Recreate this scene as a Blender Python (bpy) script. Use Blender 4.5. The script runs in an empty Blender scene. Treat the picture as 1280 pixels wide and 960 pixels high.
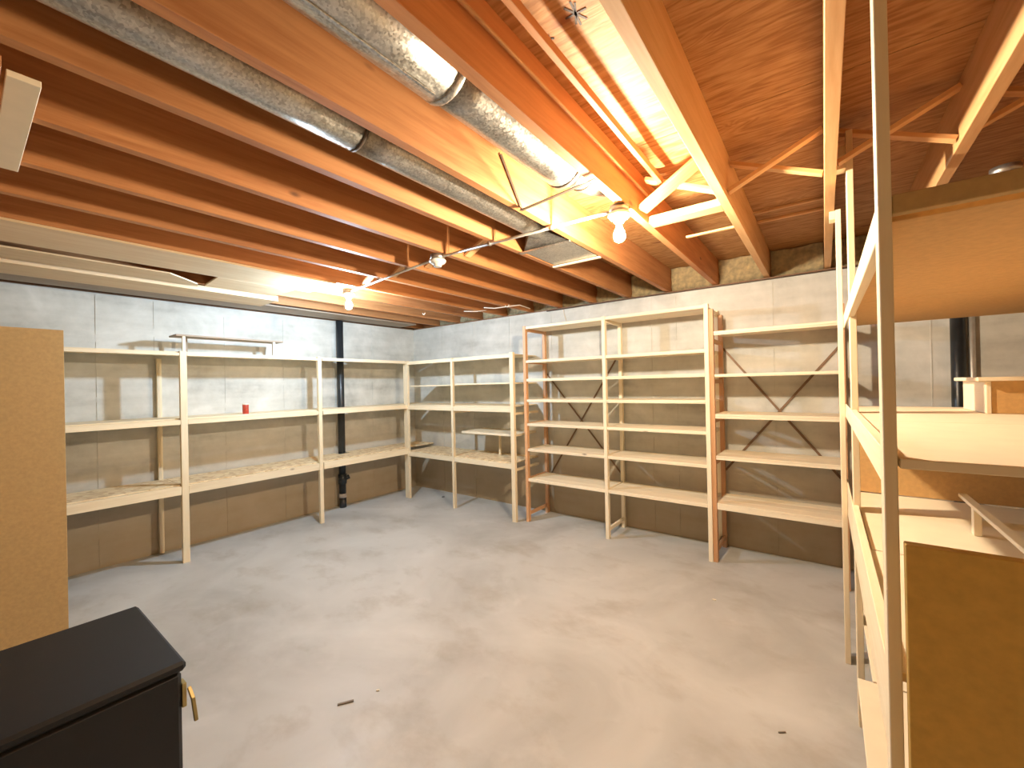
import bpy, bmesh, math, random
from mathutils import Vector, Matrix
random.seed(7)
S = bpy.context.scene
COL = S.collection

# ---------------------------------------------------------------- camera, world, exposure
CAM = Vector((5.00440, -4.20130, 1.5))
YAW, PITCH, ROLL = 0.642875, 0.0029568, -0.0205981
F_PX = 521.635
f = Vector((-math.sin(YAW)*math.cos(PITCH), math.cos(YAW)*math.cos(PITCH), math.sin(PITCH)))
rt = Vector((math.cos(YAW), math.sin(YAW), 0.0)); up = rt.cross(f)
r2 = rt*math.cos(ROLL) + up*math.sin(ROLL); u2 = -rt*math.sin(ROLL) + up*math.cos(ROLL)
cd = bpy.data.cameras.new('camera'); cam = bpy.data.objects.new('camera', cd); COL.objects.link(cam)
cd.sensor_width = 36.0; cd.lens = F_PX/1280*36.0; cd.clip_start = 0.02; cd.clip_end = 60
m = Matrix((r2, u2, -f)).transposed().to_4x4(); m.translation = CAM
cam.matrix_world = m
S.camera = cam
w = bpy.data.worlds.new('world'); S.world = w; w.use_nodes = True
w.node_tree.nodes['Background'].inputs[0].default_value = (0.02, 0.016, 0.012, 1)
w.node_tree.nodes['Background'].inputs[1].default_value = 0.3
S.view_settings.view_transform = 'Standard'; S.view_settings.look = 'None'
S.view_settings.gamma = 1.0; S.view_settings.use_curve_mapping = False
S.view_settings.exposure = 0.38
WARM_BULB = ((1.0, 0.83, 0.60, 1), 2650.0)
COOL_BULB = ((0.60, 0.80, 1.0, 1), 2200.0)

# ---------------------------------------------------------------- helpers
def tag(o, label=None, cat=None, group=None, kind=None):
    if label: o['label'] = label
    if cat: o['category'] = cat
    if group: o['group'] = group
    if kind: o['kind'] = kind
    return o
def wpos(o):
    p = Vector(o.location)
    while o.parent: o = o.parent; p = p + Vector(o.location)
    return p
def empty(name, loc, label=None, cat=None, group=None, kind=None):
    o = bpy.data.objects.new(name, None); o.empty_display_size = 0.1; o.location = loc
    COL.objects.link(o); return tag(o, label, cat, group, kind)
def link(name, bm, m, parent=None, loc=(0, 0, 0), rot=None, smooth=False):
    me = bpy.data.meshes.new(name); bm.to_mesh(me); bm.free(); me.materials.append(m)
    if smooth:
        for p in me.polygons: p.use_smooth = True
    o = bpy.data.objects.new(name, me); COL.objects.link(o)
    loc = Vector(loc)
    if parent is not None:
        o.parent = parent; loc = loc - wpos(parent)
    o.location = loc
    if rot is not None: o.rotation_mode = 'QUATERNION'; o.rotation_quaternion = rot
    return o
def box_bm(sx, sy, sz, bev=0.0):
    bm = bmesh.new(); bmesh.ops.create_cube(bm, size=1.0)
    for v in bm.verts: v.co = Vector((v.co.x*sx, v.co.y*sy, v.co.z*sz))
    if bev > 0: bmesh.ops.bevel(bm, geom=bm.edges[:], offset=min(bev, min(sx, sy, sz)*0.3), segments=1, affect='EDGES')
    return bm
def box(name, x0, x1, y0, y1, z0, z1, m, parent=None, bev=0.0015):
    sx, sy, sz = abs(x1-x0), abs(y1-y0), abs(z1-z0)
    mm = m
    if isinstance(m, dict): mm = m['xyz'[[sx, sy, sz].index(max(sx, sy, sz))]]
    return link(name, box_bm(sx, sy, sz, bev), mm, parent, ((x0+x1)/2, (y0+y1)/2, (z0+z1)/2))
def beam(name, p0, p1, w, t, m, parent=None, upv=(0, 0, 1), bev=0.001):
    """rectangular bar from p0 to p1, w across, t along upv"""
    p0, p1 = Vector(p0), Vector(p1); d = (p1-p0); L = d.length; d.normalize()
    s = d.cross(Vector(upv)).normalized(); u = s.cross(d)
    R = Matrix((d, s, u)).transposed()
    mm = m['x'] if isinstance(m, dict) else m
    return link(name, box_bm(L, w, t, bev), mm, parent, (p0+p1)/2, R.to_quaternion())
def tube_bm(pts, r, seg=10, cap=True):
    bm = bmesh.new(); rings = []
    pts = [Vector(p) for p in pts]; n = len(pts)
    rr = r if isinstance(r, (list, tuple)) else [r]*n
    ref = Vector((0, 0, 1))
    if abs((pts[-1]-pts[0]).normalized().z) > 0.9: ref = Vector((1, 0, 0))
    for i, p in enumerate(pts):
        a = pts[max(i-1, 0)]; b = pts[min(i+1, n-1)]
        d = (b-a)
        if d.length < 1e-9: d = pts[-1]-pts[0]
        d.normalize()
        s = d.cross(ref).normalized(); u = s.cross(d)
        rings.append([bm.verts.new(p + (s*math.cos(q)+u*math.sin(q))*rr[i]) for q in [2*math.pi*k/seg for k in range(seg)]])
    for a, b in zip(rings, rings[1:]):
        for k in range(seg): bm.faces.new((a[k], a[(k+1) % seg], b[(k+1) % seg], b[k]))
    if cap: bm.faces.new(rings[0][::-1]); bm.faces.new(rings[-1])
    bmesh.ops.recalc_face_normals(bm, faces=bm.faces[:])
    return bm
def tube(name, pts, r, m, parent=None, seg=10, cap=True):
    pts = [Vector(p) for p in pts]; c = sum(pts, Vector())/len(pts)
    return link(name, tube_bm([p-c for p in pts], r, seg, cap), m, parent, c, smooth=True)
def lathe(name, prof, m, loc, parent=None, seg=20, axis='z'):
    bm = bmesh.new(); rings = []
    for (r, z) in prof:
        ring = []
        for k in range(seg):
            q = 2*math.pi*k/seg; v = (r*math.cos(q), r*math.sin(q), z)
            if axis == 'y': v = (v[0], v[2], v[1])
            ring.append(bm.verts.new(v))
        rings.append(ring)
    for a, b in zip(rings, rings[1:]):
        for k in range(seg): bm.faces.new((a[k], a[(k+1) % seg], b[(k+1) % seg], b[k]))
    bm.faces.new(rings[0][::-1]); bm.faces.new(rings[-1])
    bmesh.ops.recalc_face_normals(bm, faces=bm.faces[:])
    return link(name, bm, m, parent, loc, smooth=True)

# ---------------------------------------------------------------- materials
def newmat(name):
    m = bpy.data.materials.new(name); m.use_nodes = True
    nt = m.node_tree; b = nt.nodes['Principled BSDF']
    return m, nt, b
def N(nt, t, **kw):
    n = nt.nodes.new(t)
    for k, v in kw.items():
        if k.startswith('i_'):
            key = k[2:]; key = int(key) if key.isdigit() else key.replace('_', ' ')
            n.inputs[key].default_value = v
        else: setattr(n, k, v)
    return n
def ramp(nt, fac, stops):
    r = nt.nodes.new('ShaderNodeValToRGB'); e = r.color_ramp.elements
    while len(e) > len(stops): e.remove(e[-1])
    while len(e) < len(stops): e.new(0.5)
    for el, (p, c) in zip(e, stops):
        el.position = p; el.color = (*c, 1) if len(c) == 3 else c
    nt.links.new(fac, r.inputs[0]); return r.outputs[0]
def mixc(nt, fac, a, b, mode='MIX'):
    n = nt.nodes.new('ShaderNodeMix'); n.data_type = 'RGBA'; n.blend_type = mode
    for s, v in ((0, fac), (6, a), (7, b)):
        if isinstance(v, bpy.types.NodeSocket): nt.links.new(v, n.inputs[s])
        elif isinstance(v, (int, float)): n.inputs[s].default_value = v
        else: n.inputs[s].default_value = (*v, 1)
    return n.outputs[2]
def math_(nt, op, a, b=None):
    n = nt.nodes.new('ShaderNodeMath'); n.operation = op
    for s, v in ((0, a), (1, b)):
        if v is None: continue
        if isinstance(v, bpy.types.NodeSocket): nt.links.new(v, n.inputs[s])
        else: n.inputs[s].default_value = v
    return n.outputs[0]
def bump(nt, b, h, strength=0.3, dist=0.01):
    n = nt.nodes.new('ShaderNodeBump'); n.inputs['Strength'].default_value = strength; n.inputs['Distance'].default_value = dist
    nt.links.new(h, n.inputs['Height']); nt.links.new(n.outputs[0], b.inputs['Normal'])
def coords(nt, scale, rand=True, kind='Object'):
    tc = nt.nodes.new('ShaderNodeTexCoord'); mp = nt.nodes.new('ShaderNodeMapping')
    mp.inputs['Scale'].default_value = scale
    nt.links.new(tc.outputs[kind], mp.inputs[0])
    out = mp.outputs[0]; rnd = None
    if rand:
        oi = nt.nodes.new('ShaderNodeObjectInfo'); rnd = oi.outputs['Random']
        vm = nt.nodes.new('ShaderNodeVectorMath'); vm.operation = 'SCALE'
        vm.inputs[0].default_value = (37, 61, 53); nt.links.new(rnd, vm.inputs[3])
        va = nt.nodes.new('ShaderNodeVectorMath'); nt.links.new(out, va.inputs[0]); nt.links.new(vm.outputs[0], va.inputs[1])
        out = va.outputs[0]
    return out, rnd
def wood(name, light, dark, knot=(0.10, 0.035, 0.012), rough=0.6, var=0.14, grain=1.0, knots=True):
    """sawn timber, grain along each of the three local axes"""
    out = {}
    for ax in 'xyz':
        m, nt, b = newmat(name+'_'+ax)
        sc = {'x': (1.1, 16, 16), 'y': (16, 1.1, 16), 'z': (16, 16, 1.1)}[ax]
        v, rnd = coords(nt, tuple(s*grain for s in sc))
        n1 = N(nt, 'ShaderNodeTexNoise', i_Scale=1.0, i_Detail=5.0, i_Roughness=0.6, i_Distortion=0.5); nt.links.new(v, n1.inputs[0])
        n2 = N(nt, 'ShaderNodeTexNoise', i_Scale=5.0, i_Detail=3.0); nt.links.new(v, n2.inputs[0])
        fac = math_(nt, 'ADD', math_(nt, 'MULTIPLY', n1.outputs[0], 0.7), math_(nt, 'MULTIPLY', n2.outputs[0], 0.3))
        c = ramp(nt, fac, [(0.33, dark), (0.58, light)])
        sk = {'x': (1.6, 9, 9), 'y': (9, 1.6, 9), 'z': (9, 9, 1.6)}[ax]
        if knots:
            v2, _ = coords(nt, tuple(s*0.75 for s in {'x': (2.2, 5, 5), 'y': (5, 2.2, 5), 'z': (5, 5, 2.2)}[ax]))
            vo = N(nt, 'ShaderNodeTexVoronoi', i_Scale=1.0, i_Randomness=1.0); nt.links.new(v2, vo.inputs[0])
            k = ramp(nt, vo.outputs['Distance'], [(0.02, (0.8, 0.8, 0.8)), (0.06, (0, 0, 0))])
            c = mixc(nt, k, c, knot)
        if rnd is not None:
            hs = N(nt, 'ShaderNodeHueSaturation'); nt.links.new(c, hs.inputs['Color'])
            nt.links.new(math_(nt, 'ADD', math_(nt, 'MULTIPLY', rnd, 2*var), 1-var), hs.inputs['Value']); c = hs.outputs[0]
        nt.links.new(c, b.inputs['Base Color']); b.inputs['Roughness'].default_value = rough
        bump(nt, b, n2.outputs[0], 0.15, 0.003)
        out[ax] = m
    return out
def flat(name, col, rough=0.5, metal=0.0, noise=0.0, scale=20):
    m, nt, b = newmat(name)
    b.inputs['Roughness'].default_value = rough; b.inputs['Metallic'].default_value = metal
    v, _ = coords(nt, (1, 1, 1), rand=False)
    n = N(nt, 'ShaderNodeTexNoise', i_Scale=float(scale), i_Detail=4.0); nt.links.new(v, n.inputs[0])
    c = ramp(nt, n.outputs[0], [(0.3, tuple(x*(1-noise) for x in col)), (0.7, tuple(min(1, x*(1+noise)) for x in col))])
    nt.links.new(c, b.inputs['Base Color'])
    return m
JOIST = wood('joist_fir', (0.53, 0.235, 0.085), (0.38, 0.140, 0.042), rough=0.62)
JOISTP = wood('joist_fir_pale', (0.72, 0.43, 0.20), (0.58, 0.30, 0.12), rough=0.62)
PINE = wood('pine_framing', (0.88, 0.75, 0.53), (0.80, 0.64, 0.41), rough=0.6, var=0.07)
RACK = wood('pale_rack_pine', (0.91, 0.80, 0.60), (0.84, 0.69, 0.48), rough=0.5, var=0.07)
RACKD = wood('reddish_rack_pine', (0.66, 0.37, 0.19), (0.55, 0.28, 0.13), rough=0.5, var=0.08)
BENCH = wood('grey_brown_board', (0.42, 0.32, 0.23), (0.30, 0.22, 0.16), knots=False)

def m_plywood():
    m, nt, b = newmat('plywood_sheathing')
    v, rnd = coords(nt, (1.5, 9, 9))
    n0 = N(nt, 'ShaderNodeTexNoise', i_Scale=0.7, i_Detail=2.0, i_Distortion=1.2); nt.links.new(v, n0.inputs[0])
    wv = N(nt, 'ShaderNodeMath', operation='SINE')
    nt.links.new(math_(nt, 'MULTIPLY', n0.outputs[0], 75.0), wv.inputs[0])
    n1 = N(nt, 'ShaderNodeTexNoise', i_Scale=6.0, i_Detail=4.0); nt.links.new(v, n1.inputs[0])
    fac = math_(nt, 'ADD', math_(nt, 'MULTIPLY', wv.outputs[0], 0.09), n1.outputs[0])
    c = ramp(nt, fac, [(0.32, (0.32, 0.14, 0.040)), (0.50, (0.43, 0.215, 0.075)), (0.72, (0.52, 0.29, 0.12))])
    v3, _ = coords(nt, (1.1, 2.2, 1))
    vo = N(nt, 'ShaderNodeTexVoronoi', i_Scale=2.0); nt.links.new(v3, vo.inputs[0])
    k = ramp(nt, vo.outputs['Distance'], [(0.04, (1, 1, 1)), (0.13, (0, 0, 0))])
    c = mixc(nt, k, c, (0.22, 0.07, 0.02))
    nt.links.new(c, b.inputs['Base Color']); b.inputs['Roughness'].default_value = 0.65
    bump(nt, b, fac, 0.25, 0.004)
    return m
PLY = m_plywood()
def m_osb():
    m, nt, b = newmat('strand_board')
    v, rnd = coords(nt, (1, 1, 1))
    vo = N(nt, 'ShaderNodeTexVoronoi', i_Scale=26.0); nt.links.new(v, vo.inputs[0])
    n = N(nt, 'ShaderNodeTexNoise', i_Scale=14.0, i_Detail=5.0); nt.links.new(v, n.inputs[0])
    sep = N(nt, 'ShaderNodeSeparateColor'); nt.links.new(vo.outputs['Color'], sep.inputs[0])
    fac = math_(nt, 'ADD', math_(nt, 'MULTIPLY', sep.outputs[0], 0.55), math_(nt, 'MULTIPLY', n.outputs[0], 0.45))
    c = ramp(nt, fac, [(0.25, (0.62, 0.44, 0.24)), (0.45, (0.78, 0.60, 0.36)), (0.8, (0.88, 0.73, 0.49))])
    nt.links.new(c, b.inputs['Base Color']); b.inputs['Roughness'].default_value = 0.6
    return m
OSB = m_osb()
def m_floor():
    m, nt, b = newmat('troweled_concrete_floor')
    v, _ = coords(nt, (1, 1, 1), rand=False)
    n1 = N(nt, 'ShaderNodeTexNoise', i_Scale=0.9, i_Detail=6.0, i_Roughness=0.55, i_Distortion=0.8); nt.links.new(v, n1.inputs[0])
    n2 = N(nt, 'ShaderNodeTexNoise', i_Scale=3.2, i_Detail=6.0, i_Roughness=0.6, i_Distortion=0.6); nt.links.new(v, n2.inputs[0])
    mp = N(nt, 'ShaderNodeMapping'); mp.inputs['Scale'].default_value = (1.0, 1.5, 1); mp.inputs['Rotation'].default_value = (0, 0, 0.6)
    nt.links.new(v, mp.inputs[0])
    n3 = N(nt, 'ShaderNodeTexNoise', i_Scale=2.1, i_Detail=7.0, i_Roughness=0.62, i_Distortion=0.1); nt.links.new(mp.outputs[0], n3.inputs[0])
    base = ramp(nt, n1.outputs[0], [(0.34, (0.43, 0.43, 0.41)), (0.50, (0.54, 0.54, 0.52)), (0.68, (0.63, 0.63, 0.61))])
    st = ramp(nt, n3.outputs[0], [(0.52, (0, 0, 0)), (0.80, (0.8, 0.8, 0.8))])
    c = mixc(nt, st, base, (0.33, 0.30, 0.245))
    st2 = ramp(nt, n2.outputs[0], [(0.55, (0, 0, 0)), (0.75, (0.35, 0.35, 0.35))])
    c = mixc(nt, st2, c, (0.72, 0.71, 0.69))
    nt.links.new(c, b.inputs['Base Color'])
    nt.links.new(ramp(nt, n2.outputs[0], [(0.3, (0.42,)*3), (0.7, (0.66,)*3)]), b.inputs['Roughness'])
    bump(nt, b, n2.outputs[0], 0.12, 0.01)
    return m
def m_wall(name, gx):
    """board-formed concrete: course lines at board height, panel joints along the wall, brown foot of damp and painted-in warm shade"""
    m, nt, b = newmat(name)
    tc = nt.nodes.new('ShaderNodeTexCoord'); geo = nt.nodes.new('ShaderNodeNewGeometry')
    sp = nt.nodes.new('ShaderNodeSeparateXYZ'); nt.links.new(geo.outputs['Position'], sp.inputs[0])
    pos = geo.outputs['Position']
    n1 = N(nt, 'ShaderNodeTexNoise', i_Scale=1.6, i_Detail=6.0, i_Roughness=0.6, i_Distortion=0.5); nt.links.new(pos, n1.inputs[0])
    n2 = N(nt, 'ShaderNodeTexNoise', i_Scale=9.0, i_Detail=5.0, i_Roughness=0.65); nt.links.new(pos, n2.inputs[0])
    mp = nt.nodes.new('ShaderNodeMapping'); mp.inputs['Scale'].default_value = (0.5, 0.5, 4.0); nt.links.new(pos, mp.inputs[0])
    n3 = N(nt, 'ShaderNodeTexNoise', i_Scale=2.2, i_Detail=5.0); nt.links.new(mp.outputs[0], n3.inputs[0])
    fac = math_(nt, 'ADD', math_(nt, 'MULTIPLY', n1.outputs[0], 0.45), math_(nt, 'ADD', math_(nt, 'MULTIPLY', n2.outputs[0], 0.2), math_(nt, 'MULTIPLY', n3.outputs[0], 0.35)))
    c = ramp(nt, fac, [(0.36, (0.41, 0.40, 0.36)), (0.47, (0.57, 0.56, 0.51)), (0.60, (0.70, 0.685, 0.63))])
    # efflorescence / pale patches
    pal = ramp(nt, n1.outputs[0], [(0.58, (0, 0, 0)), (0.72, (0.5, 0.5, 0.5))])
    c = mixc(nt, pal, c, (0.80, 0.78, 0.74))
    # rust-brown damp stain from the slab, ragged edge, raised to paint warm shade too
    zz = math_(nt, 'ADD', sp.outputs[2], math_(nt, 'MULTIPLY', n1.outputs[0], -0.55))
    foot = ramp(nt, zz, [(0.0, (0.75, 0.75, 0.75)), (0.75, (0, 0, 0))])
    c = mixc(nt, foot, c, (0.40, 0.29, 0.15))
    nt.links.new(c, b.inputs['Base Color']); b.inputs['Roughness'].default_value = 0.85
    bump(nt, b, fac, 0.35, 0.012)
    return m
FLOOR = m_floor(); WALL = m_wall('board_formed_concrete', 'y')
def m_galv():
    m, nt, b = newmat('galvanised_sheet')
    v, _ = coords(nt, (1, 1, 1))
    vo = N(nt, 'ShaderNodeTexVoronoi', i_Scale=150.0); nt.links.new(v, vo.inputs[0])
    sep = N(nt, 'ShaderNodeSeparateColor'); nt.links.new(vo.outputs['Color'], sep.inputs[0])
    n = N(nt, 'ShaderNodeTexNoise', i_Scale=7.0, i_Detail=5.0); nt.links.new(v, n.inputs[0])
    c = ramp(nt, math_(nt, 'ADD', math_(nt, 'MULTIPLY', sep.outputs[0], 0.4), math_(nt, 'MULTIPLY', n.outputs[0], 0.6)),
             [(0.25, (0.30, 0.285, 0.26)), (0.7, (0.56, 0.54, 0.50))])
    nt.links.new(c, b.inputs['Base Color']); b.inputs['Metallic'].default_value = 0.95
    nt.links.new(ramp(nt, sep.outputs[0], [(0, (0.30,)*3), (1, (0.42,)*3)]), b.inputs['Roughness'])
    bump(nt, b, n.outputs[0], 0.3, 0.006)
    return m
GALV = m_galv()
STEEL = flat('dull_steel', (0.45, 0.43, 0.40), 0.4, 0.9, 0.1)
CONDUIT = flat('thin_wall_conduit', (0.62, 0.60, 0.56), 0.4, 0.6, 0.1)
STRAP = flat('dark_steel_strap', (0.10, 0.07, 0.05), 0.5, 0.4, 0.2)
BRACE = flat('brown_steel_brace', (0.20, 0.12, 0.07), 0.5, 0.3, 0.1)
PORC = flat('white_porcelain', (0.85, 0.83, 0.78), 0.25, 0, 0.02)
ABS = flat('black_drain_plastic', (0.018, 0.022, 0.026), 0.35, 0, 0.2)
HUB = flat('grey_pipe_clamp', (0.5, 0.45, 0.42), 0.5, 0.2, 0.1)
TAN = flat('tan_fibreboard', (0.50, 0.33, 0.14), 0.8, 0, 0.08, 60)
BROWNB = flat('brown_hardboard', (0.64, 0.40, 0.10), 0.8, 0, 0.08, 50)
MELA = flat('cream_laminated_board', (0.86, 0.74, 0.55), 0.6, 0, 0.03, 12)
TANPALE = flat('particle_board_underside', (0.60, 0.36, 0.14), 0.8, 0, 0.07, 70)
BLACK = flat('black_case_shell', (0.0035, 0.0035, 0.005), 0.55, 0, 0.25, 8)
BRASS = flat('brass_latch', (0.45, 0.36, 0.16), 0.35, 0.8, 0.1)
REDCAN = flat('red_can_label', (0.50, 0.06, 0.03), 0.4, 0, 0.25, 60)
CREAM = flat('cream_lid', (0.80, 0.74, 0.62), 0.4)
SILL = wood('sill_plate', (0.30, 0.16, 0.08), (0.20, 0.10, 0.05), knots=False)
BATT = flat('glass_wool_facing', (0.74, 0.62, 0.38), 0.9, 0, 0.25, 25)
DRY = flat('bounce_tan_plasterboard', (0.76, 0.58, 0.34), 0.8, 0, 0.03, 3)  # unseen walls' colour, tan chosen to bounce warm fill into the room
CORD = flat('white_cord', (0.75, 0.66, 0.52), 0.7)
INK = flat('black_marker_ink', (0.03, 0.01, 0.008), 0.6)
DIRT = flat('dark_scrap', (0.20, 0.17, 0.14), 0.7)
CHIP = flat('pale_wood_chip', (0.75, 0.68, 0.55), 0.7)
PANED = wood('pale_bay_cover', (0.82, 0.64, 0.42), (0.72, 0.52, 0.30), rough=0.7, var=0.05)
def emis(name, col, st):
    m, nt, b = newmat(name)
    b.inputs['Base Color'].default_value = (0.9, 0.9, 0.9, 1)
    b.inputs['Emission Color'].default_value = col; b.inputs['Emission Strength'].default_value = st
    return m
GLOWW = emis('lit_bulb_warm', *WARM_BULB); GLOWC = emis('lit_bulb_cool', *COOL_BULB)

# ---------------------------------------------------------------- structure
H = 2.39; SUB = 2.625
X0, X1, Y0, Y1 = 0.0, 7.0, -5.6, 0.0
fl = box('floor', X0-0.2, X1+0.2, Y0-0.2, Y1+0.2, -0.12, 0.0, FLOOR, bev=0); tag(fl, kind='structure')
WT = H-0.022
wl = box('wall_left', -0.2, 0.0, Y0, 0.2, 0, WT, WALL, bev=0); tag(wl, kind='structure')
wb = box('wall_back', 0.0, X1, 0.0, 0.2, 0, WT, WALL, bev=0); tag(wb, kind='structure')
wr = box('wall_right', X1, X1+0.2, Y0, 0.2, 0, SUB, DRY, bev=0); tag(wr, kind='structure')
wf = box('wall_front', -0.2, X1+0.2, Y0-0.2, Y0, 0, SUB, DRY, bev=0); tag(wf, kind='structure')  # unseen wall, set close behind the camera to reflect fill
# raised fins left by the formwork joints (thin, slightly broken)
for y in (-0.74, -1.32, -1.92, -2.51, -3.08, -3.47):
    z = 0.0
    while z < WT-0.05:
        h = random.uniform(0.25, 0.6); z2 = min(z+h, WT-0.01)
        box('form_fin', 0.0, 0.004, y-0.003, y+0.003, z+0.01, z2-0.01, WALL, wl, bev=0); z = z2+random.uniform(0.0, 0.08)
for x in (0.62, 1.22, 1.83, 2.45, 3.62, 3.86, 4.66, 5.62):
    z = 0.0
    while z < WT-0.05:
        h = random.uniform(0.25, 0.6); z2 = min(z+h, WT-0.01)
        box('form_fin', x-0.003, x+0.003, -0.004, 0.0, z+0.01, z2-0.01, WALL, wb, bev=0); z = z2+random.uniform(0.0, 0.08)
# ceiling: deck slab, plywood sheets, joists, bridging
ce = box('ceiling', X0-0.2, X1+0.2, Y0-0.2, 0.2, SUB+0.018, SUB+0.09, SILL['y'], bev=0); tag(ce, kind='structure')
ys = [Y0-0.2, -4.68, -3.46, -2.239, -1.02, 0.2]
for i, (a, b_) in enumerate(zip(ys, ys[1:])):
    off = (1.22, 0.0)[i % 2]
    x = X0-0.2
    xs = [x]
    nx = 2.136 if off else 0.901
    while nx < X1+0.2: 
        if nx > x+0.1: xs.append(nx)
        nx = {2.136: 4.621, 4.621: 9, 0.901: 3.376, 3.376: 5.871, 5.871: 9}[nx]
    xs.append(X1+0.2)
    for c, d in zip(xs, xs[1:]):
        box('plywood_sheet', c+0.002, d-0.002, a+0.002, b_-0.002, SUB, SUB+0.018, PLY, ce, bev=0)
JX = [0.055, 0.465, 0.88, 1.29, 1.705, 2.115, 2.53, 2.95, 3.355, 3.76, 4.19, 4.60, 5.02, 5.435, 5.85, 6.265, 6.68]
JW = 0.042
for i, x in enumerate(JX):
    # butt joint at y = -2.19 on the joists where the photo shows the seam
    if i in (7, 8, 9):
        box('joist', x, x+JW, Y0, -2.196, H, SUB, JOIST, ce)
        box('joist', x-0.002, x+JW-0.003, -2.190, 0.12, H, SUB-0.001, JOIST, ce)
    elif i in (12, 13, 11):
        box('joist', x, x+JW, Y0, 0.12, H, SUB, JOISTP, ce)
    else:
        box('joist', x, x+JW, Y0, 0.12, H, SUB, JOIST, ce)
# header that the left joists run into, at the frame's left edge
box('header_beam', 0.0, 3.30, -4.24, -4.12, H-0.03, H-0.001, JOIST, ce)
# sill plate on both walls, rim joist and insulation batts in the bays
box('sill_plate', 0.0, X1, 0.035, 0.17, WT, H-0.0005, SILL, ce)
box('sill_plate', -0.17, -0.035, Y0, 0.03, WT, H-0.0005, SILL, ce)
box('rim_joist', -0.2, X1, 0.121, 0.16, H, SUB, JOIST, ce)
box('rim_joist', -0.16, -0.12, Y0, 0.12, H, SUB, JOIST, ce)
for i in range(1, len(JX)-1):
    a, b_ = JX[i]+JW+0.005, JX[i+1]-0.005
    bm = bmesh.new(); nx_, nz_ = 9, 6; g = []
    for k in range(nx_):
        col = []
        for q in range(nz_):
            col.append(bm.verts.new(((a+b_)/2*0 + (k/(nx_-1)-0.5)*(b_-a), random.uniform(-0.022, 0.02), (q/(nz_-1)-0.5)*(SUB-H-0.012))))
        g.append(col)
    for k in range(nx_-1):
        for q in range(nz_-1): bm.faces.new((g[k][q], g[k+1][q], g[k+1][q+1], g[k][q+1]))
    bmesh.ops.solidify(bm, geom=bm.faces[:], thickness=0.02)
    link('insulation_batt', bm, BATT, ce, ((a+b_)/2, 0.075, (H+SUB)/2), smooth=True)
# cross bridging
for i in range(4, 14):
    if i in (8, 9, 10): continue
    a, b_ = JX[i]+JW, JX[i+1]
    yy = -2.02 if i < 9 else -1.93
    beam('bridging_brace', (a+0.004, yy, H+0.03), (b_-0.004, yy, SUB-0.04), 0.055 if i < 9 else 0.04, 0.018, JOISTP, ce)
    beam('bridging_brace', (b_-0.004, yy+0.07, H+0.03), (a+0.004, yy+0.07, SUB-0.04), 0.055 if i < 9 else 0.04, 0.018, JOISTP, ce)
# bay J0-JR1: wide crossing boards, two blocks, thin strip
a, b_ = JX[10]+JW, JX[11]
beam('bridging_brace', (a+0.004, -1.98, H+0.035), (b_-0.004, -2.06, SUB-0.04), 0.09, 0.018, JOIST, ce)
beam('bridging_brace', (b_-0.004, -1.93, H+0.05), (a+0.03, -1.99, SUB-0.05), 0.05, 0.018, JOISTP, ce)
box('blocking', a, b_, -1.865, -1.775, H, H+0.038, JOISTP, ce)
box('blocking', a+0.10, b_, -1.475, -1.455, H+0.002, H+0.014, JOISTP, ce)
box('blocking', JX[11]+JW, JX[12], -0.99, -0.965, SUB-0.016, SUB-0.001, JOISTP, ce)
box('blocking', JX[11]+JW, JX[12], -0.79, -0.765, SUB-0.016, SUB-0.001, JOISTP, ce)
# strip nailed across the undersides near the left edge
box('cross_strip', 2.50, 3.24, -4.110, -4.045, H-0.019, H-0.0005, MELA, ce)
# covered bays by the left wall, with a gap
box('bay_cover', 1.292, 1.745, -5.55, -2.27, H-0.014, H-0.0005, PANED, ce)
def quadplate(name, pts, z0, z1, m, parent):
    c = Vector((sum(p[0] for p in pts)/len(pts), sum(p[1] for p in pts)/len(pts), (z0+z1)/2))
    bm = bmesh.new()
    lo = [bm.verts.new((p[0]-c.x, p[1]-c.y, z0-c.z)) for p in pts]; hi = [bm.verts.new((p[0]-c.x, p[1]-c.y, z1-c.z)) for p in pts]
    bm.faces.new(lo[::-1]); bm.faces.new(hi); n = len(pts)
    for k in range(n): bm.faces.new((lo[k], lo[(k+1) % n], hi[(k+1) % n], hi[k]))
    bmesh.ops.recalc_face_normals(bm, faces=bm.faces[:])
    return link(name, bm, m, parent, c)
quadplate('bay_cover', [(0.90, -5.55), (1.20, -5.55), (1.20, -3.25), (0.98, -3.02), (0.90, -3.0)], H-0.026, H-0.016, PANED['y'], ce)
quadplate('bay_cover', [(0.90, -2.95), (1.285, -2.98), (1.285, -2.40), (0.90, -2.40)], H-0.013, H-0.001, PANED['y'], ce)
box('bay_cover', 0.48, 0.86, -5.55, -2.35, H-0.045, H-0.0005, PANED, ce)
box('bay_cover', 0.07, 0.42, -5.55, -0.3, H-0.016, H-0.0005, BENCH, ce)

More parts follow.
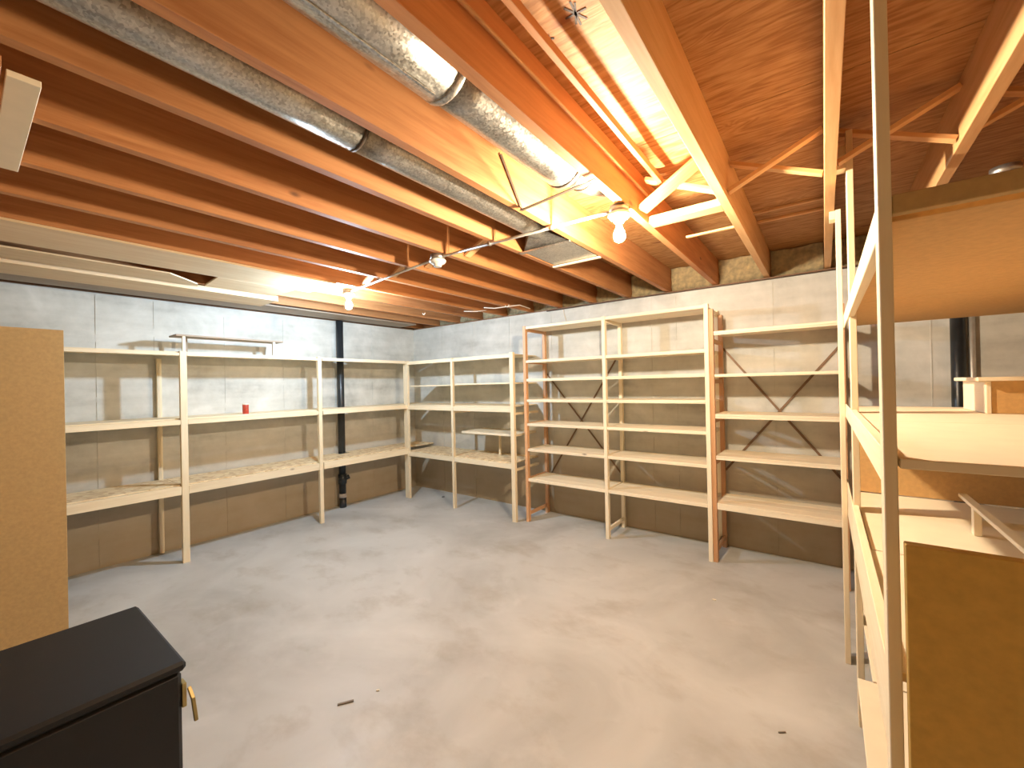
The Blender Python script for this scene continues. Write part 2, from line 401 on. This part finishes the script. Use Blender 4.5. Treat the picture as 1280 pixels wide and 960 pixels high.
# ---------------------------------------------------------------- lamps
def lamp(loc, label, lit, group=None, z=H):
    x, y = loc
    t = empty('lamp_holder', (x, y, z), label, 'light', 'lamp holders under the joists')
    lathe('junction_box', [(0.040, -0.035), (0.048, -0.033), (0.048, -0.001), (0.03, -0.0005)], STEEL, (x, y, z), t)
    lathe('socket', [(0.020, -0.082), (0.026, -0.080), (0.028, -0.066), (0.045, -0.060), (0.056, -0.048), (0.056, -0.037), (0.05, -0.0355)], PORC, (x, y, z), t)
    if lit:
        m = GLOWW if lit == 'warm' else GLOWC
        b = lathe('bulb', [(0.004, -0.180), (0.014, -0.178), (0.024, -0.170), (0.0295, -0.156), (0.0300, -0.144), (0.026, -0.128), (0.018, -0.111), (0.0135, -0.098), (0.0130, -0.083), (0.010, -0.082)], m, (x, y, z), t, seg=14)
        b['label'] = 'glowing warm bulb' if lit == 'warm' else 'glowing cool white bulb'
    return t
lamp((1.60, -2.075), 'porcelain lamp holder with glowing cool white bulb, nearest the left wall', 'cool')
lamp((4.190, -2.185), 'porcelain lamp holder with glowing warm bulb beside the large duct', 'warm')
lamp((2.93, -2.24), 'empty white porcelain lamp holder midway along the conduit, without bulb', None)
lamp((5.64, -1.50), 'pale lamp holder without bulb under joists above the right-hand rack', None, z=H)
cdt = empty('conduit', (3.0, -2.185, H-0.02), 'thin grey metal conduit running under the joists between the lamp holders', 'conduit')
tube('pipe', [(1.655, -2.08, H-0.024), (2.88, -2.235, H-0.024)], 0.0085, CONDUIT, cdt)
tube('pipe', [(2.985, -2.235, H-0.017), (4.155, -2.185, H-0.017)], 0.0085, CONDUIT, cdt)
for x, y in ((2.135, -2.14), (2.55, -2.19), (3.37, -2.22), (3.8, -2.20)):
    box('clip', x-0.009, x+0.009, y-0.014, y+0.014, H-0.027, H-0.007, STEEL, cdt)

# ---------------------------------------------------------------- ducts
d = empty('round_duct', (4.05, -2.8, 2.52), 'large round galvanised duct between joists, beside the warm bulb', 'duct', 'round ducts between the joists')
def ductpiece(name, parent, x, z, ya, yb, r, rb=None, seam=True):
    n = 8; rb = rb or r
    pts = [(x, ya+(yb-ya)*k/n, z) for k in range(n+1)]
    rr = [r+(rb-r)*k/n for k in range(n+1)]
    return tube(name, pts, rr, GALV, parent, seg=28)
ductpiece('duct_section', d, 4.05, 2.515, -5.55, -3.262, 0.107)
tube('collar', [(4.05, -3.275, 2.515), (4.05, -3.268, 2.515), (4.05, -3.252, 2.515), (4.05, -3.245, 2.515)], [0.107, 0.1095, 0.1095, 0.106], GALV, d, seg=28)
ductpiece('duct_section', d, 4.05, 2.518, -3.245, -2.50, 0.101)
tube('collar', [(4.05, -2.512, 2.518), (4.05, -2.505, 2.518), (4.05, -2.485, 2.518)], [0.101, 0.1045, 0.1045], STRAP, d, seg=28)
tube('elbow', [(4.07, -2.485, 2.53), (4.075, -2.40, 2.53), (4.08, -2.31, 2.535), (4.085, -2.22, 2.545), (4.09, -2.10, 2.56)], [0.084, 0.086, 0.083, 0.078, 0.060], GALV, d, seg=22)
tube('collar', [(4.077, -2.37, 2.53), (4.078, -2.355, 2.532)], [0.088, 0.088], STRAP, d, seg=22)
box('seam_strip', 4.045, 4.057, -5.55, -3.30, 2.4045, 2.410, GALV, d)
d2 = empty('round_duct', (3.60, -2.8, 2.49), 'smaller round galvanised duct ending in a square boot, nearer the left wall', 'duct', 'round ducts between the joists')
ductpiece('duct_section', d2, 3.60, 2.489, -5.55, -3.285, 0.086)
tube('collar', [(3.60, -3.29, 2.489), (3.60, -3.275, 2.489)], [0.0875, 0.0875], STRAP, d2, seg=26)
ductpiece('duct_section', d2, 3.60, 2.489, -3.275, -2.02, 0.083)
# square boot opening down at the joist undersides
bm = bmesh.new()
pr_ = [(-0.05, 2.43), (0.0, 2.40)]
A = [(3.53, -2.03, 2.43), (3.67, -2.03, 2.43), (3.67, -2.03, 2.56), (3.53, -2.03, 2.56)]
B = [(3.405, -1.90, 2.392), (3.75, -1.90, 2.392), (3.75, -1.84, 2.58), (3.405, -1.84, 2.58)]
Cc = [(3.405, -1.50, 2.392), (3.75, -1.50, 2.392), (3.75, -1.50, 2.58), (3.405, -1.50, 2.58)]
cc = Vector((3.58, -1.75, 2.48)); R_ = [[bm.verts.new(Vector(p)-cc) for p in q] for q in (A, B, Cc)]
for a_, b2 in zip(R_, R_[1:]):
    for k in range(4): bm.faces.new((a_[k], a_[(k+1) % 4], b2[(k+1) % 4], b2[k]))
bm.faces.new(R_[0][::-1]); bm.faces.new(R_[-1]); bmesh.ops.recalc_face_normals(bm, faces=bm.faces[:])
link('boot', bm, GALV, d2, cc)
box('flange', 3.385, 3.765, -1.50, -1.475, H-0.012, H+0.002-0.003, MELA, d2)
box('flange', 3.385, 3.765, -1.925, -1.90, H-0.012, H-0.001, GALV, d2)
# strap hanger carrying the large duct
h = empty('duct_hanger', (3.81, -2.5, H-0.01), 'dark bent steel strap hanger under the large duct', 'hanger')
beam('strap', (3.808, -2.655, 2.585), (3.808, -2.49, H-0.014), 0.003, 0.018, STRAP, h, upv=(0, 1, 0.3))
beam('strap', (3.80, -2.49, H-0.014), (4.235, -2.545, H-0.014), 0.02, 0.004, STRAP, h)

# thin pipes in the bay right of the large duct
tag(tube('gas_pipe', [(4.246, -5.55, 2.53), (4.246, -3.0, 2.53), (4.248, -1.87, 2.52)], 0.007, JOISTP['y'], seg=8), 'thin pipe running along the joist face right of the large duct', 'pipe')
tag(box('wood_strip', 4.33, 4.352, -5.55, -1.87, 2.53, 2.562, JOIST), 'slim wooden strip hanging in the lit bay under the plywood', 'wood strip')
# marker crosses and a star inked on the plywood
def ink(cx, cy, angs, L):
    t = empty('ink_mark', (cx, cy, SUB-0.001), None, None)
    t.parent = ce; t.location = Vector((cx, cy, SUB-0.001))-wpos(ce)
    for a_, l in angs:
        dx, dy = math.cos(a_)*l*L, math.sin(a_)*l*L
        beam('ink_stroke', (cx-dx, cy-dy, SUB-0.0012), (cx+dx, cy+dy, SUB-0.0012), 0.0065, 0.0008, INK, t, bev=0)
    return t
ink(4.42, -3.06, [(0.1, 0.8), (1.1, 1.0), (2.0, 0.9), (1.7, 1.1)], 0.042)
ink(4.308, -3.03, [(0.5, 0.9), (1.9, 0.9)], 0.018)

# ---------------------------------------------------------------- left wall shelving (built in, framing lumber)
def leftwall():
    t = empty('shelving_unit', (0.25, -2.4, 0), 'long pale pine shelving unit along the left wall, three levels', 'shelving', 'built-in pine shelving')
    Yn, Yf = -5.25, -0.47
    for y, wv in ((-3.018, 0.05), (-1.772, 0.04), (-4.30, 0.045)):
        box('post', 0.452, 0.490, y, y+wv, 0, 1.861, PINE, t)
    for y in (-3.075, -4.35):
        box('back_post', 0.006, 0.040, y, y+0.035, 0.0, 1.815, PINE, t)
    for z0, z1, pt in ((1.820, 1.857, PINE), (1.213, 1.268, PINE), (0.600, 0.685, PINE)):
        # front fascia rail, back cleat, deck panels
        ysx = [Yn, -4.30, -3.018, -1.772, -0.535] if z0 < 1.8 else [Yn, -3.018, -1.772, -0.535]
        top = z1
        mt = OSB if z0 < 0.7 else PINE
        for a_, b2 in zip(ysx, ysx[1:]):
            box('front_rail', 0.450, 0.489, a_+(0.051 if a_ > Yn else 0), b2-0.0025, z0, top-0.012, PINE, t)
            if b2 < -0.6:
                box('shelf_panel', 0.012, 0.4495, a_+0.002, b2-0.002, top-0.012, top, mt, t)
        # last panel runs into the corner and is notched round the drain pipe
        box('shelf_panel', 0.145, 0.4035, -1.770, -0.006, top-0.012, top, mt, t)
        box('shelf_panel', 0.404, 0.4495, -1.770, -0.5375, top-0.012, top, mt, t)
        box('shelf_panel', 0.012, 0.1445, -1.770, -1.325, top-0.012, top, mt, t)
        box('shelf_panel', 0.012, 0.1445, -1.165, -0.006, top-0.012, top, mt, t)
        if z0 < 1.8:
            box('back_cleat', 0.0405, 0.078, Yn, -1.325, z0+0.01, top-0.013, PINE, t)
            box('back_cleat', 0.0405, 0.078, -1.165, -0.04, z0+0.01, top-0.013, PINE, t)
    return t
leftwall()
# ---------------------------------------------------------------- low shelving on the back wall
def backlow():
    t = empty('shelving_unit', (1.35, -0.26, 0), 'low pale pine shelving on the back wall, between corner and tall rack', 'shelving', 'built-in pine shelving')
    box('post', 0.405, 0.448, -0.532, -0.495, 0, 1.862, PINE, t); box('post', 0.4485, 0.492, -0.537, -0.50, 0, 1.858, PINE, t)
    box('post', 1.312, 1.345, -0.537, -0.500, 0, 1.852, PINE, t)
    box('post', 2.232, 2.282, -0.545, -0.507, 0, 1.862, PINE, t)
    for x in (1.31, 2.235):
        for z in (1.17, 0.55): box('side_rail', x, x+0.032, -0.499, -0.037, z, z+0.025, PINE, t)
    for z0, z1, mt in ((1.805, 1.851, PINE), (1.200, 1.268, PINE), (0.575, 0.642, PINE)):
        for a_, b2 in ((0.493, 1.311), (1.346, 2.231)):
            box('front_rail', a_, b2, -0.534, -0.497, z0, z1-0.012, PINE, t)
        box('shelf_panel', 0.4505, 1.328, -0.4945, -0.006, z1-0.0115, z1, OSB if z0 < 1 else PINE, t)
        box('shelf_panel', 1.330, 2.233, -0.5065, -0.006, z1-0.0115, z1, OSB if z0 < 1 else PINE, t)
    p = box('shelf_panel', 0.50, 1.36, -0.495, -0.006, 1.508, 1.523, PINE, t); p['label'] = 'thin board shelf'
    p = box('shelf_panel', 1.365, 2.233, -0.495, -0.006, 1.515, 1.532, PINE, t)
    p = box('shelf_panel', 1.42, 2.233, -0.47, -0.038, 0.925, 0.950, RACK, t); p['label'] = 'short pinkish shelf board'
    box('bracket', 1.80, 1.822, -0.22, -0.195, 0.643, 0.924, PINE, t)
backlow()

# ---------------------------------------------------------------- tall rack of frames and thin shelves
def frame(t, x, m, xb=0.0, h=2.145, rungs=(0.07, 0.45, 1.05, 1.735, 2.09), yf=-0.452, yb=-0.058, sw=0.034):
    box('post', x, x+sw, yf, yf+0.044, 0, h, m, t)
    box('post', x, x+sw, yb, yb+0.044, 0, h-0.005, m, t)
    for z in rungs: box('rung', x+0.006, x+sw-0.006, yf+0.0445, yb-0.0005, z, z+0.034, m, t)
t = empty('storage_rack', (3.7, -0.25, 0), 'tall pine storage rack with seven thin shelves, against the back wall', 'rack', 'pine racks on the back wall')
frame(t, 2.355, RACKD); frame(t, 3.288, RACK); frame(t, 4.206, RACK)
LV = (2.118, 1.748, 1.545, 1.320, 1.060, 0.782, 0.452)
for k, z in enumerate(LV):
    for a_, b2 in ((2.390, 3.287), (3.323, 4.205)):
        hgt = 0.026 if k < 6 else 0.03
        for q in range(3):   # each shelf is three narrow boards, the front one seen on edge
            y0 = -0.448+q*0.131
            box('shelf_board', a_, b2, y0, y0+0.129, z, z+hgt*0.8, RACK if (k+q) % 4 else RACK, t)
        box('shelf_edge', a_, b2, -0.449, -0.43, z-0.008, z-0.0005, RACK, t)
beam('cross_brace', (2.38, -0.012, 1.63), (3.31, -0.012, 0.51), 0.003, 0.018, BRACE, t, upv=(1, 0, 1))
beam('cross_brace', (3.30, -0.009, 1.84), (2.38, -0.009, 0.40), 0.003, 0.018, BRACE, t, upv=(-1, 0, 1))
t = empty('storage_rack', (4.67, -0.25, 0), 'right-hand pine rack with five widely spaced shelves and metal cross braces', 'rack', 'pine racks on the back wall')
frame(t, 4.2405, RACKD, h=2.10, rungs=(0.07, 0.80, 1.15, 1.48, 1.82), yf=-0.440, yb=-0.062)
frame(t, 5.092, RACKD, h=2.03, rungs=(0.07, 0.80, 1.15, 1.48, 1.82), yf=-0.440, yb=-0.062)
for z, hh in ((1.878, 0.034), (1.532, 0.024), (1.190, 0.038), (0.850, 0.034), (0.440, 0.052)):
    for q in range(3):
        y0 = -0.438+q*0.126
        box('shelf_board', 4.276, 5.090, y0, y0+0.124, z+hh-0.018, z+hh, RACK, t)
    box('shelf_edge', 4.276, 5.090, -0.4385, -0.419, z, z+hh-0.0185, RACK, t)
beam('cross_brace', (4.27, -0.012, 1.795), (5.11, -0.012, 0.69), 0.003, 0.018, BRACE, t, upv=(1, 0, 1))
beam('cross_brace', (5.11, -0.009, 1.765), (4.27, -0.009, 0.69), 0.003, 0.018, BRACE, t, upv=(-1, 0, 1))

# ---------------------------------------------------------------- floor to ceiling rack at the right
t = empty('plank_rack', (6.0, -2.1, 0), 'floor to ceiling board rack with deep cream platforms at the right edge', 'rack')
box('post', 5.066, 5.089, -1.405, -1.315, 0, H+0.001, PINE, t)
box('post', 5.096, 5.119, -1.885, -1.795, 0, 2.57, PINE, t)
box('post', 5.0895, 5.109, -3.168, -3.112, 0, SUB-0.001, PINE, t)
box('cleat', 5.0625, 5.0955, -1.86, -1.80, H+0.03, H+0.13, PINE, t)
box('cleat', 5.040, 5.0655, -1.40, -1.33, H-0.045, H-0.001, PINE, t)
for x in (5.95, 6.85):
    box('post', x, x+0.024, -3.168, -3.112, 0, SUB-0.001, PINE, t)
    box('post', x, x+0.024, -1.05, -0.96, 0, H-0.001, PINE, t)
RX0, RX1 = 5.0898, 5.0955
for z0, z1 in ((1.765, 1.830), (1.297, 1.365), (0.780, 0.955)):
    box('side_rail', RX0, 5.1115, -3.1115, -1.886, z0, z1, PINE, t)
    box('side_rail', RX0, RX1, -1.8855, -1.32, z0, z1, PINE, t)
# top platform
box('front_rail', 5.110, 6.95, -3.165, -3.145, 1.800, 1.835, TAN, t)
box('platform_panel', 5.1125, 6.95, -3.110, -2.05, 1.800, 1.818, TANPALE, t)
box('platform_panel', 5.120, 6.95, -2.046, -1.10, 1.800, 1.818, TANPALE, t)
box('back_panel', 5.120, 6.95, -1.469, -1.455, 0.93, 1.331, TANPALE, t)
# eye-level platform
box('platform_panel', 5.1125, 6.95, -3.16, -2.282, 1.332, 1.350, MELA, t)
box('platform_panel', 5.120, 6.95, -2.276, -1.30, 1.332, 1.350, MELA, t)
# lower platforms
box('platform_panel', 5.1125, 6.95, -3.110, -2.385, 0.912, 0.930, MELA, t)
box('platform_panel', 5.120, 6.95, -2.365, -1.47, 0.908, 0.926, MELA, t)
box('platform_panel', 5.078, 6.95, -3.05, -2.310, 0.430, 0.448, MELA, t)
box('platform_panel', 5.120, 6.95, -2.295, -1.40, 0.426, 0.444, MELA, t)
t = box('hardboard_sheet', 5.113, 5.95, -3.200, -3.176, 0.0, 1.205, BROWNB); tag(t, 'large brown hardboard sheet standing in front of the right-hand rack', 'board')
# small open crate on the eye-level platform
t = empty('shelf_box', (5.75, -1.62, 1.351), 'small open pale wood box on the eye-level platform of the right rack', 'box')
box('top_board', 5.485, 6.05, -1.80, -1.42, 1.478, 1.493, MELA, t)
box('side_board', 5.510, 5.524, -1.78, -1.44, 1.351, 1.4775, MELA, t)
box('side_board', 6.010, 6.024, -1.78, -1.44, 1.351, 1.4775, MELA, t)
box('front_board', 5.5245, 6.0095, -1.775, -1.76, 1.351, 1.4775, TANPALE, t)
t = empty('step_bench', (5.45, -2.05, 0.931), 'narrow low pale bench lying on the lower platform of the right rack', 'bench')
box('top_board', 5.42, 5.445, -2.6, -1.82, 1.022, 1.036, MELA, t)
box('leg', 5.422, 5.443, -2.02, -1.99, 0.927, 1.0215, MELA, t); box('leg', 5.422, 5.443, -2.56, -2.53, 0.931, 1.0215, MELA, t)

# ---------------------------------------------------------------- objects
t = empty('fibreboard_cabinet', (1.02, -4.6, 0), 'tall plain tan fibreboard cabinet at the left edge, in front of the shelving', 'cabinet')
box('side_panel', 1.180, 1.200, -5.35, -3.79, 0, 1.902, TAN, t)
box('back_panel', 0.72, 1.179, -3.808, -3.790, 0, 1.900, TAN, t)
box('top_panel', 0.72, 1.179, -5.35, -3.809, 1.880, 1.900, TAN, t)
box('shelf', 0.72, 1.179, -5.35, -3.809, 0.95, 0.968, TAN, t)

t = empty('black_case', (2.97, -4.2, 0), 'large black hard case with a brass latch in the lower left corner', 'case')
b = box('body', 2.665, 3.268, -4.95, -3.755, 0.0, 0.566, BLACK, t, bev=0.012)
b = box('lid', 2.655, 3.278, -4.96, -3.745, 0.569, 0.602, BLACK, t, bev=0.012)
beam('latch', (3.290, -3.733, 0.475), (3.308, -3.730, 0.405), 0.010, 0.010, BRASS, t)
beam('latch_arm', (3.262, -3.736, 0.50), (3.292, -3.733, 0.472), 0.010, 0.010, BRASS, t)
box('latch_plate', 3.225, 3.262, -3.7545, -3.742, 0.44, 0.52, BRASS, t)

t = empty('drain_pipe', (0.055, -1.27, 0), 'black plastic drain pipe standing against the left wall behind the shelving', 'pipe')
tube('pipe', [(0.058+0.035, -1.268, 0.17), (0.058+0.035, -1.268, H-0.03)], 0.042, ABS, t, seg=16)
lathe('coupling', [(0.052, 0.30), (0.052, 0.42)], ABS, (0.093, -1.268, 0), t, seg=16)
tube('clean_out', [(0.10, -1.24, 0.36), (0.125, -1.19, 0.38)], 0.028, ABS, t, seg=12)
lathe('clamp', [(0.046, 0.125), (0.046, 0.175)], HUB, (0.093, -1.268, 0), t, seg=16)
lathe('floor_stub', [(0.043, 0.0), (0.043, 0.125)], ABS, (0.093, -1.268, 0), t, seg=16)

t = empty('low_bench', (0.30, -2.5, 1.857), 'small low brown bench board on thin legs on top of the left shelving', 'bench')
box('top_board', 0.20, 0.40, -3.02, -2.10, 2.003, 2.018, BENCH, t)
for x, y in ((0.385, -2.96), (0.215, -2.90), (0.385, -2.19), (0.215, -2.12)):
    box('leg', x-0.009, x+0.009, y-0.012, y+0.012, 1.857, 2.0028, MELA if x > 0.3 else BENCH, t)
t = empty('can', (0.35, -2.454, 1.2682), 'small red can with cream lid on the middle shelf of the left unit', 'can')
lathe('body', [(0.026, 0.0), (0.0275, 0.003), (0.0275, 0.088), (0.026, 0.091)], REDCAN, (0.35, -2.454, 1.2682), t, seg=18)
lathe('lid', [(0.0275, 0.0915), (0.028, 0.094), (0.028, 0.102), (0.02, 0.105)], CREAM, (0.35, -2.454, 1.2682), t, seg=18)

# dark pipes standing against the back wall behind the right rack
tag(tube('stack_pipe', [(5.745, -0.052, 0.0), (5.745, -0.052, H-0.03)], 0.038, ABS, seg=14), 'dark vertical pipe on the back wall behind the right rack', 'pipe')
tag(tube('stack_pipe', [(5.815, -0.030, 0.0), (5.815, -0.030, H-0.03)], 0.018, CONDUIT, seg=12), 'slim grey vertical pipe beside the dark pipe behind the right rack', 'pipe')

# hooks and loose cords under the joists by the corner
def hook(x, y, s, label):
    pts = [(x, y, H), (x, y, H-0.03*s)]
    for k in range(7):
        a_ = math.pi*k/6
        pts.append((x+0.016*s-0.016*s*math.cos(a_), y, H-0.03*s-0.016*s*math.sin(a_)))
    tag(tube('ceiling_hook', pts, 0.004, CORD, seg=6), label, 'hook', 'screw hooks under the joists')
hook(2.33, -0.72, 1.5, 'larger pale screw hook under a joist, near the tall rack')
hook(1.30, -0.95, 1.2, 'small pale screw hook under a joist, near the room corner')
tag(tube('cord', [(1.95, -0.62, H-0.01), (2.05, -0.56, H-0.022), (2.2, -0.50, H-0.012), (2.32, -0.45, H-0.005), (2.36, -0.30, H-0.03)], 0.006, CORD, seg=6), 'pale loose cord strung under the joists above the low shelving', 'cord')
tag(tube('cord', [(1.62, -0.60, H-0.008), (1.74, -0.52, H-0.015), (1.86, -0.47, H-0.008)], 0.005, CORD, seg=6), 'short pale cord under the joists nearer the room corner', 'cord')
tag(tube('wire', [(2.62, -0.006, H-0.03), (2.63, -0.008, 2.30), (2.66, -0.006, 2.20), (2.65, -0.006, 2.15)], 0.003, CORD, seg=6), 'thin wire hanging down the back wall above the tall rack', 'wire')
tag(tube('cable', [(2.4, -0.012, H-0.028), (3.4, -0.012, H-0.022), (4.4, -0.012, H-0.026), (5.9, -0.012, H-0.024)], 0.006, STRAP, seg=6), 'dark cable running along the top of the back wall', 'cable')
# debris on the floor
tag(beam('wood_splinter', (3.13, -3.13, 0.004), (3.17, -3.07, 0.005), 0.010, 0.007, DIRT), 'dark splinter on the floor beyond the black case', 'debris', 'scraps on the concrete floor')
tag(beam('wood_chip', (3.20, -2.965, 0.003), (3.212, -2.955, 0.003), 0.010, 0.005, CHIP), 'tiny white chip on the floor beyond the dark splinter', 'debris', 'scraps on the concrete floor')
tag(lathe('floor_plug', [(0.02, 0.0), (0.02, 0.006), (0.01, 0.010)], DIRT, (0.83, -0.24, 0), None, seg=12), 'small dark plug on the floor under the corner shelving', 'debris', 'scraps on the concrete floor')
tag(beam('wood_chip', (4.36, -1.10, 0.003), (4.385, -1.095, 0.003), 0.014, 0.005, CHIP), 'small pale chip on the floor near the right rack', 'debris', 'scraps on the concrete floor')
tag(beam('wood_splinter', (4.82, -2.12, 0.003), (4.845, -2.10, 0.003), 0.006, 0.005, DIRT), 'tiny dark splinter on the floor by the foot of the right rack', 'debris', 'scraps on the concrete floor')
